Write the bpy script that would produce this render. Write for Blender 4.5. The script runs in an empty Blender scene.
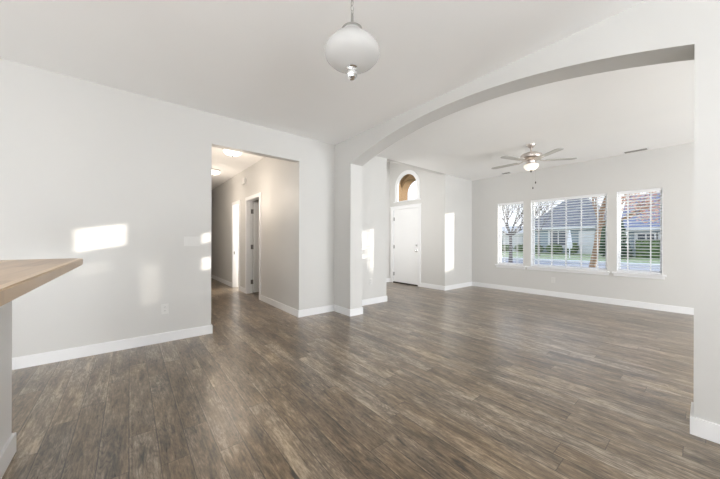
import bpy, bmesh, math, random
from mathutils import Vector, Matrix
random.seed(7)
S = bpy.context.scene
C = S.collection
R = math.radians

# ------------------------------------------------------------------ camera
# world: +Y towards the window wall, +X to the right along it, floor at z = 0
cam = bpy.data.cameras.new('camera'); camo = bpy.data.objects.new('camera', cam); C.objects.link(camo)
cam.sensor_width = 36.0; cam.lens = 283.416 / 720 * 36.0
cam.shift_y = (241.3 - 239.5) / 720
cam.clip_start = 0.02; cam.clip_end = 400
YAW = R(50.884)
camo.matrix_world = (Matrix.Translation((0, 0, 1.151)) @ Matrix.Rotation(YAW, 4, 'Z')
                     @ Matrix.Rotation(R(90), 4, 'X') @ Matrix.Rotation(0.0029, 4, 'Z'))
S.camera = camo

# ------------------------------------------------------------------ world, sun, fill lights, daylight, exposure
w = bpy.data.worlds.new('sky'); S.world = w; w.use_nodes = True
nt = w.node_tree; nt.nodes.clear()
wo = nt.nodes.new('ShaderNodeOutputWorld'); bg = nt.nodes.new('ShaderNodeBackground')
tc = nt.nodes.new('ShaderNodeTexCoord'); sp = nt.nodes.new('ShaderNodeSeparateXYZ'); rp = nt.nodes.new('ShaderNodeValToRGB')
rp.color_ramp.elements[0].position = 0.0; rp.color_ramp.elements[0].color = (0.93, 0.93, 0.97, 1)
rp.color_ramp.elements[1].position = 0.6; rp.color_ramp.elements[1].color = (0.60, 0.72, 0.95, 1)
nt.links.new(tc.outputs['Generated'], sp.inputs[0]); nt.links.new(sp.outputs['Z'], rp.inputs[0])
nt.links.new(rp.outputs[0], bg.inputs[0]); bg.inputs[1].default_value = 1.7
nt.links.new(bg.outputs[0], wo.inputs[0])

sun = bpy.data.lights.new('sun', 'SUN'); suno = bpy.data.objects.new('sun', sun); C.objects.link(suno)
sun.energy = 6.0; sun.angle = R(0.3); sun.color = (1.0, 0.93, 0.84)
SDIR = Vector((-1, -1.21, -math.hypot(1, 1.21) * math.tan(R(8.0))))
suno.rotation_euler = SDIR.to_track_quat('-Z', 'Y').to_euler()

def area(name, loc, aim, sx, sy, power, col=(1, 1, 1)):
    l = bpy.data.lights.new(name, 'AREA'); l.shape = 'RECTANGLE'; l.size = sx; l.size_y = sy; l.energy = power; l.color = col
    o = bpy.data.objects.new(name, l); C.objects.link(o); o.location = loc
    o.rotation_euler = (Vector(aim) - Vector(loc)).to_track_quat('-Z', 'Y').to_euler()
    return o
# added area fills by closed walls, out of view, brightening both rooms
FILL_COL = (0.92, 0.96, 1.0)
area('fill_behind_camera', (-0.4, -4.3, 1.25), (-0.4, 0, 4.6), 5.0, 2.0, 115, FILL_COL)
area('fill_dining_right', (2.8, -1.6, 0.75), (-3, -1.6, 9.0), 4.6, 1.4, 370, FILL_COL)
area('fill_living_right', (4.3, 4.5, 1.15), (-3, 4.1, 0.7), 3.0, 1.8, 290, FILL_COL)
area('daylight_hall_room', (-7.9, 3.55, 1.5), (-7.9, 1.5, 1.2), 1.4, 1.6, 150, (1, 0.99, 0.97))
area('fill_foyer', (-4.85, 3.95, 1.9), (-4.85, 6, 1.9), 1.3, 2.4, 23, (1, 0.99, 0.97))  # added fill hidden at the foyer back wall, brightens the door wall

V = S.view_settings
V.view_transform = 'Standard'; V.look = 'None'; V.gamma = 1.0; V.use_curve_mapping = False
V.exposure = 0.04
S.cycles.use_denoising = True
S.cycles.max_bounces = 10; S.cycles.diffuse_bounces = 6; S.cycles.transparent_max_bounces = 24
S.cycles.sample_clamp_indirect = 8.0

# ------------------------------------------------------------------ materials
def new_mat(name):
    m = bpy.data.materials.new(name); m.use_nodes = True
    return m, m.node_tree, m.node_tree.nodes['Principled BSDF']
def mat(name, col, rough=0.5, metal=0.0, amt=0.06, scale=8.0, spec=0.5, stretch=(1, 1, 1), bump=0.0):
    m, t, b = new_mat(name)
    tcn = t.nodes.new('ShaderNodeTexCoord'); mp = t.nodes.new('ShaderNodeMapping'); mp.inputs['Scale'].default_value = stretch
    n = t.nodes.new('ShaderNodeTexNoise'); n.inputs['Scale'].default_value = scale; n.inputs['Detail'].default_value = 4
    r = t.nodes.new('ShaderNodeValToRGB')
    r.color_ramp.elements[0].position = 0.3; r.color_ramp.elements[1].position = 0.7
    r.color_ramp.elements[0].color = (*[c * (1 - amt) for c in col], 1)
    r.color_ramp.elements[1].color = (*[min(1, c * (1 + amt)) for c in col], 1)
    t.links.new(tcn.outputs['Object'], mp.inputs[0]); t.links.new(mp.outputs[0], n.inputs['Vector'])
    t.links.new(n.outputs['Fac'], r.inputs[0]); t.links.new(r.outputs[0], b.inputs['Base Color'])
    b.inputs['Roughness'].default_value = rough; b.inputs['Metallic'].default_value = metal
    b.inputs['Specular IOR Level'].default_value = spec
    if bump:
        bp = t.nodes.new('ShaderNodeBump'); bp.inputs['Strength'].default_value = bump; bp.inputs['Distance'].default_value = 0.01
        t.links.new(n.outputs['Fac'], bp.inputs['Height']); t.links.new(bp.outputs[0], b.inputs['Normal'])
    return m
def emit(m, col, s):
    b = m.node_tree.nodes['Principled BSDF']; b.inputs['Emission Color'].default_value = (*col, 1); b.inputs['Emission Strength'].default_value = s
    return m
def M_(t, op, a, b=None, c=None):
    n = t.nodes.new('ShaderNodeMath'); n.operation = op
    for i, v in enumerate((a, b, c)):
        if v is None: continue
        if isinstance(v, (int, float)): n.inputs[i].default_value = v
        else: t.links.new(v, n.inputs[i])
    return n.outputs[0]
def floor_mat():
    m, t, b = new_mat('vinyl_plank'); L, W = 1.22, 0.128
    tcn = t.nodes.new('ShaderNodeTexCoord'); s = t.nodes.new('ShaderNodeSeparateXYZ'); t.links.new(tcn.outputs['Object'], s.inputs[0])
    x, y = s.outputs['X'], s.outputs['Y']
    yr = M_(t, 'DIVIDE', y, W); row = M_(t, 'FLOOR', yr)
    wn = t.nodes.new('ShaderNodeTexWhiteNoise'); wn.noise_dimensions = '1D'; t.links.new(row, wn.inputs['W'])
    xr = M_(t, 'ADD', M_(t, 'DIVIDE', x, L), M_(t, 'MULTIPLY', wn.outputs['Value'], 3.0)); col = M_(t, 'FLOOR', xr)
    cb = t.nodes.new('ShaderNodeCombineXYZ'); t.links.new(row, cb.inputs[0]); t.links.new(col, cb.inputs[1])
    w2 = t.nodes.new('ShaderNodeTexWhiteNoise'); w2.noise_dimensions = '2D'; t.links.new(cb.outputs[0], w2.inputs['Vector'])
    rnd = w2.outputs['Value']; pid = M_(t, 'MULTIPLY', rnd, 61.0)
    def vec(sx, sy):
        c = t.nodes.new('ShaderNodeCombineXYZ')
        t.links.new(M_(t, 'MULTIPLY', x, sx), c.inputs[0]); t.links.new(M_(t, 'MULTIPLY', y, sy), c.inputs[1]); t.links.new(pid, c.inputs[2])
        return c.outputs[0]
    def noise(v, det, rough=0.55, dist=0.0):
        n = t.nodes.new('ShaderNodeTexNoise'); n.inputs['Scale'].default_value = 1.0; n.inputs['Detail'].default_value = det
        n.inputs['Roughness'].default_value = rough; n.inputs['Distortion'].default_value = dist
        t.links.new(v, n.inputs['Vector']); return n.outputs['Fac']
    def mul(a, k): return M_(t, 'MULTIPLY', a, k)
    def cen(a, c=0.5): return M_(t, 'SUBTRACT', a, c)
    fine = noise(vec(7.0, 95.0), 6, 0.7)                       # pores and streaks
    fleck = noise(vec(15.0, 62.0), 5, 0.75)                    # rough sawn flecks
    broad = noise(vec(2.6, 11.0), 5, 0.62, 0.5)                # weathered patches
    tint = noise(vec(1.4, 5.0), 3, 0.5)
    ringf = noise(vec(1.7, 9.0), 2, 0.45)
    ring = M_(t, 'POWER', M_(t, 'ABSOLUTE', M_(t, 'SINE', mul(ringf, 95.0))), 0.55)
    rmask = M_(t, 'SMOOTH_MIN', M_(t, 'MAXIMUM', mul(cen(tint, 0.42), 5.0), 0.0), 1.0, 0.1)
    knot = noise(vec(3.2, 15.0), 2, 0.5)
    kn = mul(M_(t, 'MINIMUM', M_(t, 'MAXIMUM', mul(cen(knot, 0.66), 9.0), 0.0), 1.0), 0.34)
    v = M_(t, 'ADD', mul(cen(fine), 1.0), mul(cen(broad), 1.45))
    v = M_(t, 'ADD', v, mul(cen(fleck), 1.25))
    v = M_(t, 'ADD', v, M_(t, 'MULTIPLY', mul(cen(ring, 0.72), 0.34), rmask))
    v = M_(t, 'ADD', v, mul(cen(rnd), 0.28))
    v = M_(t, 'SUBTRACT', M_(t, 'ADD', v, 0.5), kn)
    fy = M_(t, 'FRACT', yr); fx = M_(t, 'FRACT', xr)
    ey = M_(t, 'MINIMUM', fy, M_(t, 'SUBTRACT', 1.0, fy)); ex = M_(t, 'MINIMUM', fx, M_(t, 'SUBTRACT', 1.0, fx))
    edge = mul(M_(t, 'LESS_THAN', M_(t, 'ABSOLUTE', cen(fy, 0.05)), 0.022), 0.10)   # worn pale long edge
    seam = M_(t, 'MAXIMUM', M_(t, 'LESS_THAN', ey, 0.018), M_(t, 'LESS_THAN', ex, 0.0016))
    v = M_(t, 'SUBTRACT', M_(t, 'ADD', v, edge), mul(seam, 0.30))
    def ramp(cols):
        r = t.nodes.new('ShaderNodeValToRGB'); e = r.color_ramp.elements
        e[0].position = cols[0][0]; e[0].color = (*cols[0][1], 1); e[1].position = cols[-1][0]; e[1].color = (*cols[-1][1], 1)
        for p_, c_ in cols[1:-1]: a = e.new(p_); a.color = (*c_, 1)
        t.links.new(v, r.inputs[0]); return r.outputs[0]
    warm = ramp([(0.06, (0.028, 0.018, 0.011)), (0.34, (0.120, 0.080, 0.043)), (0.62, (0.225, 0.160, 0.096)), (1.0, (0.50, 0.39, 0.265))])
    grey = ramp([(0.06, (0.030, 0.024, 0.019)), (0.34, (0.112, 0.082, 0.054)), (0.62, (0.215, 0.167, 0.118)), (1.0, (0.50, 0.415, 0.32))])
    mx = t.nodes.new('ShaderNodeMix'); mx.data_type = 'RGBA'
    t.links.new(M_(t, 'MINIMUM', M_(t, 'MAXIMUM', M_(t, 'ADD', mul(cen(tint), 4.0), mul(rnd, 0.7)), 0.0), 1.0), mx.inputs['Factor'])
    t.links.new(warm, mx.inputs['A']); t.links.new(grey, mx.inputs['B'])
    t.links.new(mx.outputs['Result'], b.inputs['Base Color'])
    t.links.new(M_(t, 'ADD', mul(fine, 0.16), 0.22), b.inputs['Roughness'])
    b.inputs['Specular IOR Level'].default_value = 0.62
    b.inputs['Coat Weight'].default_value = 0.40; b.inputs['Coat Roughness'].default_value = 0.28; b.inputs['Coat IOR'].default_value = 1.6
    bp = t.nodes.new('ShaderNodeBump'); bp.inputs['Strength'].default_value = 0.06; bp.inputs['Distance'].default_value = 0.003
    t.links.new(v, bp.inputs['Height']); t.links.new(bp.outputs[0], b.inputs['Normal'])
    return m
def stave_mat():
    m, t, b = new_mat('butcher_block')
    tcn = t.nodes.new('ShaderNodeTexCoord'); s = t.nodes.new('ShaderNodeSeparateXYZ'); t.links.new(tcn.outputs['Object'], s.inputs[0])
    x, y = s.outputs['X'], s.outputs['Y']
    row = M_(t, 'FLOOR', M_(t, 'DIVIDE', y, 0.062))
    wn = t.nodes.new('ShaderNodeTexWhiteNoise'); wn.noise_dimensions = '1D'; t.links.new(row, wn.inputs['W'])
    col = M_(t, 'FLOOR', M_(t, 'ADD', M_(t, 'DIVIDE', x, 0.7), M_(t, 'MULTIPLY', wn.outputs['Value'], 5.0)))
    cb = t.nodes.new('ShaderNodeCombineXYZ'); t.links.new(row, cb.inputs[0]); t.links.new(col, cb.inputs[1])
    w2 = t.nodes.new('ShaderNodeTexWhiteNoise'); w2.noise_dimensions = '2D'; t.links.new(cb.outputs[0], w2.inputs['Vector'])
    c2 = t.nodes.new('ShaderNodeCombineXYZ')
    t.links.new(M_(t, 'MULTIPLY', x, 3.0), c2.inputs[0]); t.links.new(M_(t, 'MULTIPLY', y, 40.0), c2.inputs[1]); t.links.new(M_(t, 'MULTIPLY', w2.outputs['Value'], 40.0), c2.inputs[2])
    n = t.nodes.new('ShaderNodeTexNoise'); n.inputs['Scale'].default_value = 1.0; n.inputs['Detail'].default_value = 5; t.links.new(c2.outputs[0], n.inputs['Vector'])
    v = M_(t, 'ADD', M_(t, 'MULTIPLY', w2.outputs['Value'], 0.55), M_(t, 'MULTIPLY', n.outputs['Fac'], 0.5))
    r = t.nodes.new('ShaderNodeValToRGB'); e = r.color_ramp.elements
    e[0].position = 0.12; e[0].color = (0.27, 0.15, 0.075, 1); e[1].position = 0.9; e[1].color = (0.72, 0.53, 0.33, 1)
    t.links.new(v, r.inputs[0]); t.links.new(r.outputs[0], b.inputs['Base Color']); b.inputs['Roughness'].default_value = 0.28
    return m
def shingle_mat(name, c1, c2):
    m, t, b = new_mat(name)
    tcn = t.nodes.new('ShaderNodeTexCoord')
    br = t.nodes.new('ShaderNodeTexBrick'); br.inputs['Scale'].default_value = 2.2; br.inputs['Color1'].default_value = (*c1, 1)
    br.inputs['Color2'].default_value = (*c2, 1); br.inputs['Mortar'].default_value = (*[c * 0.55 for c in c1], 1); br.inputs['Mortar Size'].default_value = 0.02
    t.links.new(tcn.outputs['Object'], br.inputs['Vector']); t.links.new(br.outputs['Color'], b.inputs['Base Color']); b.inputs['Roughness'].default_value = 0.85
    return m
def siding_mat(name, col):
    m, t, b = new_mat(name)
    tcn = t.nodes.new('ShaderNodeTexCoord'); s = t.nodes.new('ShaderNodeSeparateXYZ'); t.links.new(tcn.outputs['Object'], s.inputs[0])
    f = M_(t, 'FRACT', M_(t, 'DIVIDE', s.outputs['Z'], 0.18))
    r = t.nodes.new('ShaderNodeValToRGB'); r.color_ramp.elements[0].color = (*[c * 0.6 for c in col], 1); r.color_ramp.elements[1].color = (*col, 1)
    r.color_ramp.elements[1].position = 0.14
    t.links.new(f, r.inputs[0]); t.links.new(r.outputs[0], b.inputs['Base Color']); b.inputs['Roughness'].default_value = 0.8
    return m
def glass_mat(name, gloss=0.06, tint=(0.97, 0.98, 0.98)):
    m = bpy.data.materials.new(name); m.use_nodes = True; t = m.node_tree; t.nodes.clear()
    o = t.nodes.new('ShaderNodeOutputMaterial'); mx = t.nodes.new('ShaderNodeMixShader'); tr = t.nodes.new('ShaderNodeBsdfTransparent'); gl = t.nodes.new('ShaderNodeBsdfGlossy')
    tr.inputs[0].default_value = (*tint, 1); gl.inputs['Roughness'].default_value = 0.02
    fr = t.nodes.new('ShaderNodeLayerWeight'); fr.inputs['Blend'].default_value = 0.12
    t.links.new(M_(t, 'MULTIPLY', fr.outputs['Fresnel'], gloss * 10), mx.inputs[0])
    t.links.new(tr.outputs[0], mx.inputs[1]); t.links.new(gl.outputs[0], mx.inputs[2]); t.links.new(mx.outputs[0], o.inputs[0])
    return m
def frosted_mat(name, col, trans, emis=0.0, ecol=(1, 1, 1)):
    m, t, b = new_mat(name)
    n = t.nodes.new('ShaderNodeTexNoise'); n.inputs['Scale'].default_value = 5
    r = t.nodes.new('ShaderNodeValToRGB'); r.color_ramp.elements[0].color = (*[c * 0.96 for c in col], 1); r.color_ramp.elements[1].color = (*col, 1)
    t.links.new(n.outputs['Fac'], r.inputs[0]); t.links.new(r.outputs[0], b.inputs['Base Color'])
    b.inputs['Roughness'].default_value = 0.25
    b.inputs['Emission Color'].default_value = (*ecol, 1); b.inputs['Emission Strength'].default_value = emis
    if trans:
        o = t.nodes['Material Output']; mx = t.nodes.new('ShaderNodeMixShader'); tl = t.nodes.new('ShaderNodeBsdfTranslucent'); tp = t.nodes.new('ShaderNodeBsdfTransparent')
        t.links.new(r.outputs[0], tl.inputs[0]); m2 = t.nodes.new('ShaderNodeMixShader'); m2.inputs[0].default_value = 0.62
        t.links.new(tl.outputs[0], m2.inputs[1]); t.links.new(tp.outputs[0], m2.inputs[2])
        mx.inputs[0].default_value = trans; t.links.new(b.outputs[0], mx.inputs[1]); t.links.new(m2.outputs[0], mx.inputs[2]); t.links.new(mx.outputs[0], o.inputs[0])
    return m
def leaf_mat(name, c1, c2):
    m, t, b = new_mat(name)
    tcn = t.nodes.new('ShaderNodeTexCoord'); n = t.nodes.new('ShaderNodeTexNoise'); n.inputs['Scale'].default_value = 3.0; n.inputs['Detail'].default_value = 6
    r = t.nodes.new('ShaderNodeValToRGB'); r.color_ramp.elements[0].position = 0.35; r.color_ramp.elements[1].position = 0.65
    r.color_ramp.elements[0].color = (*c1, 1); r.color_ramp.elements[1].color = (*c2, 1)
    t.links.new(tcn.outputs['Object'], n.inputs['Vector']); t.links.new(n.outputs['Fac'], r.inputs[0]); t.links.new(r.outputs[0], b.inputs['Base Color'])
    b.inputs['Roughness'].default_value = 0.7
    return m
WALL = mat('wall_paint', (0.635, 0.625, 0.605), 0.42, amt=0.008, scale=1.5, spec=0.35)
CEIL = mat('ceiling_paint', (0.92, 0.915, 0.905), 0.8, amt=0.008, scale=1.5, spec=0.2)
TRIM = mat('trim_white', (0.83, 0.83, 0.835), 0.35, amt=0.01, scale=3)
DOORW = mat('door_white', (0.86, 0.86, 0.86), 0.35, amt=0.01, scale=3)
FLOOR = floor_mat(); WOOD = stave_mat()
NICKEL = mat('brushed_nickel', (0.46, 0.45, 0.43), 0.28, 1.0, 0.05, 30, stretch=(1, 1, 8))
CHROME = mat('polished_chrome', (0.80, 0.80, 0.80), 0.12, 1.0, 0.02, 20)
FANMETAL = mat('fan_satin_nickel', (0.66, 0.60, 0.56), 0.35, 1.0, 0.05, 25)
BLADE = mat('fan_blade_silver', (0.50, 0.48, 0.46), 0.4, 0.0, 0.08, 12, stretch=(1, 8, 1))
DARK = mat('dark_bronze', (0.05, 0.04, 0.035), 0.5, 0.4, 0.2, 12)
HINGE = mat('hinge_grey', (0.22, 0.21, 0.20), 0.35, 0.9, 0.1, 20)
VENTG = mat('vent_grey', (0.30, 0.29, 0.27), 0.6, 0.2, 0.1, 30)
PLASTIC = mat('switch_plastic', (0.70, 0.69, 0.67), 0.35, amt=0.01)
SLOT = mat('slot_grey', (0.25, 0.25, 0.25), 0.6)
VINYL = mat('window_vinyl', (0.88, 0.88, 0.89), 0.35, amt=0.01)
SLAT = mat('blind_white', (0.84, 0.84, 0.85), 0.45, amt=0.015)
GLASS = glass_mat('window_glass')
GLOBE = frosted_mat('frosted_globe', (0.84, 0.835, 0.825), 0.70)
BOWL = frosted_mat('lit_glass_bowl', (0.9, 0.86, 0.78), 0, 0.62, (1.0, 0.90, 0.78))
DOME = frosted_mat('lit_glass_dome', (0.92, 0.88, 0.82), 0, 1.6, (1.0, 0.94, 0.85))
TAN = mat('porch_stucco', (0.33, 0.215, 0.115), 0.85, amt=0.08, scale=20)

# ------------------------------------------------------------------ mesh helpers
def box(bm, x0, x1, y0, y1, z0, z1, bev=0.0):
    r = bmesh.ops.create_cube(bm, size=1.0); vs = r['verts']
    for v in vs: v.co = Vector(((x0 + x1) / 2 + v.co.x * (x1 - x0), (y0 + y1) / 2 + v.co.y * (y1 - y0), (z0 + z1) / 2 + v.co.z * (z1 - z0)))
    if bev:
        es = list({e for v in vs for e in v.link_edges})
        bmesh.ops.bevel(bm, geom=es, offset=bev, segments=2, affect='EDGES', profile=0.6)
def tube(bm, pts, rad, n=10, cap=True):
    pts = [Vector(p) for p in pts]
    rads = rad if isinstance(rad, (list, tuple)) else [rad] * len(pts)
    rings = []; up = None
    for i, p in enumerate(pts):
        d = (pts[min(i + 1, len(pts) - 1)] - pts[max(i - 1, 0)]).normalized()
        if up is None: up = Vector((0, 0, 1)) if abs(d.z) < 0.9 else Vector((1, 0, 0))
        a = d.cross(up)
        if a.length < 1e-4: a = d.cross(Vector((0, 1, 0)))
        a.normalize(); b2 = d.cross(a).normalized(); up = -b2 if b2.dot(up) < 0 else b2
        rings.append([bm.verts.new(p + (a * math.cos(2 * math.pi * k / n) + b2 * math.sin(2 * math.pi * k / n)) * rads[i]) for k in range(n)])
    for r0, r1 in zip(rings, rings[1:]):
        for k in range(n): bm.faces.new((r0[k], r0[(k + 1) % n], r1[(k + 1) % n], r1[k]))
    if cap:
        bm.faces.new(rings[0][::-1]); bm.faces.new(rings[-1])
def lathe(bm, prof, c=(0, 0, 0), n=32):
    rings = []
    for r, z in prof:
        if r < 1e-5: rings.append([bm.verts.new((c[0], c[1], c[2] + z))])
        else: rings.append([bm.verts.new((c[0] + r * math.cos(2 * math.pi * k / n), c[1] + r * math.sin(2 * math.pi * k / n), c[2] + z)) for k in range(n)])
    for a, b in zip(rings, rings[1:]):
        for k in range(n):
            k2 = (k + 1) % n
            if len(a) == 1 and len(b) == 1: continue
            if len(a) == 1: bm.faces.new((a[0], b[k2], b[k]))
            elif len(b) == 1: bm.faces.new((a[k], a[k2], b[0]))
            else: bm.faces.new((a[k], a[k2], b[k2], b[k]))
def obj(name, bm, m, parent=None, smooth=False):
    bmesh.ops.recalc_face_normals(bm, faces=bm.faces[:])
    me = bpy.data.meshes.new(name); bm.to_mesh(me); bm.free()
    if smooth:
        for p in me.polygons: p.use_smooth = True
        me.set_sharp_from_angle(angle=R(40))
    me.materials.append(m)
    o = bpy.data.objects.new(name, me); C.objects.link(o)
    if parent: o.parent = parent
    return o
def B(): return bmesh.new()
def tag(o, label=None, cat=None, group=None, kind=None):
    if label: o['label'] = label
    if cat: o['category'] = cat
    if group: o['group'] = group
    if kind: o['kind'] = kind
    return o
def thing(name, label, cat, loc=(0, 0, 0), rz=0.0, group=None, kind=None):
    o = bpy.data.objects.new(name, None); o.empty_display_size = 0.1; C.objects.link(o); o.location = loc; o.rotation_euler = (0, 0, rz)
    return tag(o, label, cat, group, kind)
def dup(root, loc, rz=None, label=None):
    def cp(o, par):
        c = o.copy(); C.objects.link(c)
        if par: c.parent = par
        for ch in [k for k in o.children]: cp(ch, c)
        return c
    r = cp(root, None); r.location = loc
    if rz is not None: r.rotation_euler = (0, 0, rz)
    if label: r['label'] = label
    return r
def struct(name, bm, m, label, cat):
    return tag(obj(name, bm, m), label, cat, kind='structure')
def wall(name, axis, pos, thick, loops, m, label, parent=None, cat='wall'):
    """a wall outline with holes, given as (along, z) loops; occupies pos..pos+thick on its axis"""
    cu = bpy.data.curves.new(name, 'CURVE'); cu.dimensions = '2D'; cu.fill_mode = 'BOTH'; cu.extrude = abs(thick) / 2
    for lp in loops:
        s = cu.splines.new('POLY'); s.points.add(len(lp) - 1); s.use_cyclic_u = True
        for p, (u, z) in zip(s.points, lp): p.co = (u, z, 0, 1)
    o = bpy.data.objects.new(name, cu); C.objects.link(o)
    bpy.context.view_layer.update()
    me = bpy.data.meshes.new_from_object(o.evaluated_get(bpy.context.evaluated_depsgraph_get()))
    bpy.data.objects.remove(o); bpy.data.curves.remove(cu)
    mid = pos + thick / 2
    T = Matrix(((1, 0, 0, 0), (0, 0, -1, mid), (0, 1, 0, 0), (0, 0, 0, 1))) if axis == 'Y' else Matrix(((0, 0, 1, mid), (1, 0, 0, 0), (0, 1, 0, 0), (0, 0, 0, 1)))
    me.polygons.foreach_set('use_smooth', [False] * len(me.polygons))
    me.transform(T); me.name = name; me.materials.clear(); me.materials.append(m)
    o = bpy.data.objects.new(name, me); C.objects.link(o)
    if parent: o.parent = parent; return o
    return tag(o, label, cat, kind='structure')
def rect(u0, u1, z0, z1): return [(u0, z0), (u1, z0), (u1, z1), (u0, z1)]

# ------------------------------------------------------------------ room shell
H = 2.74; XL = -3.906; YA = 2.629; YAB = 2.861; YW = 6.945; YD = 5.747; YH = 1.989; YHL = 0.79
XJ = -3.466; XP = -0.055; XR = 4.5; XRD = 3.0; YB = -4.5; YE = 3.834; XF = -5.73; HF = 3.7
b = B(); box(b, -11.5, 4.7, YB - 0.2, YW + 0.02, -0.12, 0.0)
struct('floor', b, FLOOR, 'grey brown wood plank floor running through all the rooms', 'floor')
b = B(); box(b, XL, 4.7, YB, YW + 0.16, H, H + 0.16)
struct('ceiling', b, CEIL, 'flat white ceiling over the dining and living rooms', 'ceiling')
b = B(); box(b, -11.5, XL, YB, YE - 0.12, H, H + 0.16)
struct('ceiling_hall', b, CEIL, 'white ceiling over the hallway seen through the left opening', 'ceiling')
b = B(); box(b, -6.0, XL, YE - 0.12, YD + 0.15, HF, HF + 0.1)
struct('ceiling_foyer', b, CEIL, 'tall ceiling above the front door', 'ceiling')

# left wall with the hallway opening (post and header included)
wall('wall_left', 'X', XL, -0.12, [[(YB, 0), (YHL, 0), (YHL, 2.362), (YH, 2.362), (YH, 0), (YE, 0), (YE, HF), (YE - 0.001, HF), (YE - 0.001, H), (YB, H)]], WALL,
     'long pale left wall with hallway opening and header')
# arch wall
apex, half = 2.615, (XP - XJ) / 2; cx = (XP + XJ) / 2; rise = apex - 2.342; RA = (half * half + rise * rise) / (2 * rise)
arc = [(cx + half * k / 24, apex - RA + math.sqrt(RA * RA - (half * k / 24) ** 2)) for k in range(-24, 25)]
wall('wall_arch', 'Y', YA, YAB - YA, [[(XL, 0), (XJ, 0)] + arc + [(XP, 0), (XR, 0), (XR, H), (XL, H)]], WALL,
     'wall with wide low arch between dining and living rooms')
# window wall
WINS = [(-3.235, -2.655), (-2.505, -1.200), (-1.065, -0.485)]; WZ0, WZ1 = 0.603, 2.072
holes = [rect(a0, a1, WZ0, WZ1) for a0, a1 in WINS]
holes += [rect(1.858, 2.31, 2.375, 2.63), rect(1.18, 1.40, 2.26, 2.41), rect(1.18, 1.40, 1.93, 2.11), rect(1.61, 1.89, 1.68, 2.16), rect(1.98, 2.30, 2.13, 2.27)]  # added openings out of view, shaped to throw sun patches on the left wall
wall('wall_window', 'Y', YW, 0.16, [rect(XL, XR + 0.1, -0.1, H + 0.16)] + holes, WALL, 'far living room wall holding the three windows')
# front door wall with door and round topped transom
tc_x = -5.08; tr = 0.345; tspring = 2.62
tarc = [(tc_x + tr * math.cos(math.pi * k / 20), tspring + tr * math.sin(math.pi * k / 20)) for k in range(21)]
TR = [(tc_x - tr, 2.245), (tc_x + tr, 2.245)] + tarc
DX0, DX1 = -5.60, -4.685
wall('wall_entry', 'Y', YD, 0.15, [[(XF - 0.1, 0), (DX0, 0), (DX0, 2.04), (DX1, 2.04), (DX1, 0), (XL, 0), (XL, HF), (XF - 0.1, HF)], TR], WALL, 'wall holding the white front door and arched transom')
# short side wall between entry wall and window wall
wall('wall_bump', 'X', XL, -0.12, [rect(YD + 0.15, YW + 0.16, -0.1, HF)], WALL, 'short side wall between the front door wall and the windows')
b = B(); box(b, XL - 0.12, XL, YE, YD, H, HF); struct('wall_foyer_header', b, WALL, 'upper wall over the foyer opening', 'wall')
b = B(); box(b, XF - 0.12, XF, YE - 0.12, YD, 0, HF); struct('wall_foyer', b, WALL, 'side wall left of the front door', 'wall')
b = B(); box(b, XF, XL - 0.12, YE - 0.12, YE, 0, HF); struct('wall_foyer_back', b, WALL, 'wall closing the foyer towards the hallway rooms', 'wall')
# unseen enclosing walls
b = B(); box(b, XR, XR + 0.12, YAB, YW, 0, H); struct('wall_right', b, WALL, 'right wall of the living room', 'wall')
b = B(); box(b, XRD, XRD + 0.12, YB, YA, 0, H); struct('wall_dining_right', b, WALL, 'right wall of the dining room', 'wall')
b = B(); box(b, XL - 0.12, XRD + 0.12, YB - 0.12, YB, 0, H); struct('wall_back', b, WALL, 'back wall behind the camera', 'wall')
# hallway
FAR = (-7.42, -6.90); NEAR = (-6.365, -5.575); DH = 2.04
wall('wall_hall', 'Y', YH, 0.12, [[(-11.5, 0), (FAR[0], 0), (FAR[0], DH), (FAR[1], DH), (FAR[1], 0), (NEAR[0], 0), (NEAR[0], DH), (NEAR[1], DH), (NEAR[1], 0), (XL - 0.12, 0), (XL - 0.12, H), (-11.5, H)]], WALL,
     'hallway wall with two doorways')
b = B(); box(b, -11.5, XL - 0.12, YHL - 0.12, YHL, 0, H); struct('wall_hall_left', b, WALL, 'left wall of the hallway', 'wall')
b = B(); box(b, -11.62, -11.5, YHL - 0.12, 3.8, 0, H); struct('wall_hall_end', b, WALL, 'end wall of the hallway', 'wall')
b = B(); box(b, -6.68, -6.56, YH + 0.12, 3.7, 0, H); struct('wall_hall_divider', b, WALL, 'partition between the two hallway rooms', 'wall')
b = B(); box(b, -11.5, XF, 3.7, 3.82, 0, H); struct('wall_hall_rooms_back', b, WALL, 'back wall of the hallway rooms', 'wall')

# baseboards
BH, BT = 0.105, 0.014
def base(name, boxes, label):
    b = B()
    for x0, x1, y0, y1 in boxes:
        box(b, x0, x1, y0, y1, 0.0, BH - 0.006); 
        # eased top
        mx = 0.004
        box(b, x0 + (mx if x1 - x0 > 0.03 else 0), x1 - (mx if x1 - x0 > 0.03 else 0.003), y0 + 0.0, y1 - 0.0, BH - 0.006, BH)
    struct(name, b, TRIM, label, 'baseboard')
base('baseboard_left', [(XL, XL + BT, YB, YHL + BT), (XL - 0.12, XL, YHL, YHL + BT)], 'white baseboard along the long left wall')
base('baseboard_post', [(XL, XL + BT, YH - BT, YA), (XL + BT, XJ + BT, YA - BT, YA), (XJ, XJ + BT, YA, YAB + BT)], 'white baseboard around the post and left foot of the arch')
base('baseboard_stub', [(XL, XL + BT, YAB, YE + BT), (XL - 0.12, XL, YE, YE + BT)], 'white baseboard on the short wall behind the arch')
base('baseboard_pier', [(XP - BT, XRD, YA - BT, YA), (XP - BT, XP, YA, YAB)], 'white baseboard at the foot of the right arch pier')
base('baseboard_window', [(XL + BT, XR, YW - BT, YW)], 'white baseboard under the three windows')
base('baseboard_bump', [(XL, XL + BT, YD - BT, YW)], 'white baseboard on the short side wall left of the windows')
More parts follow.
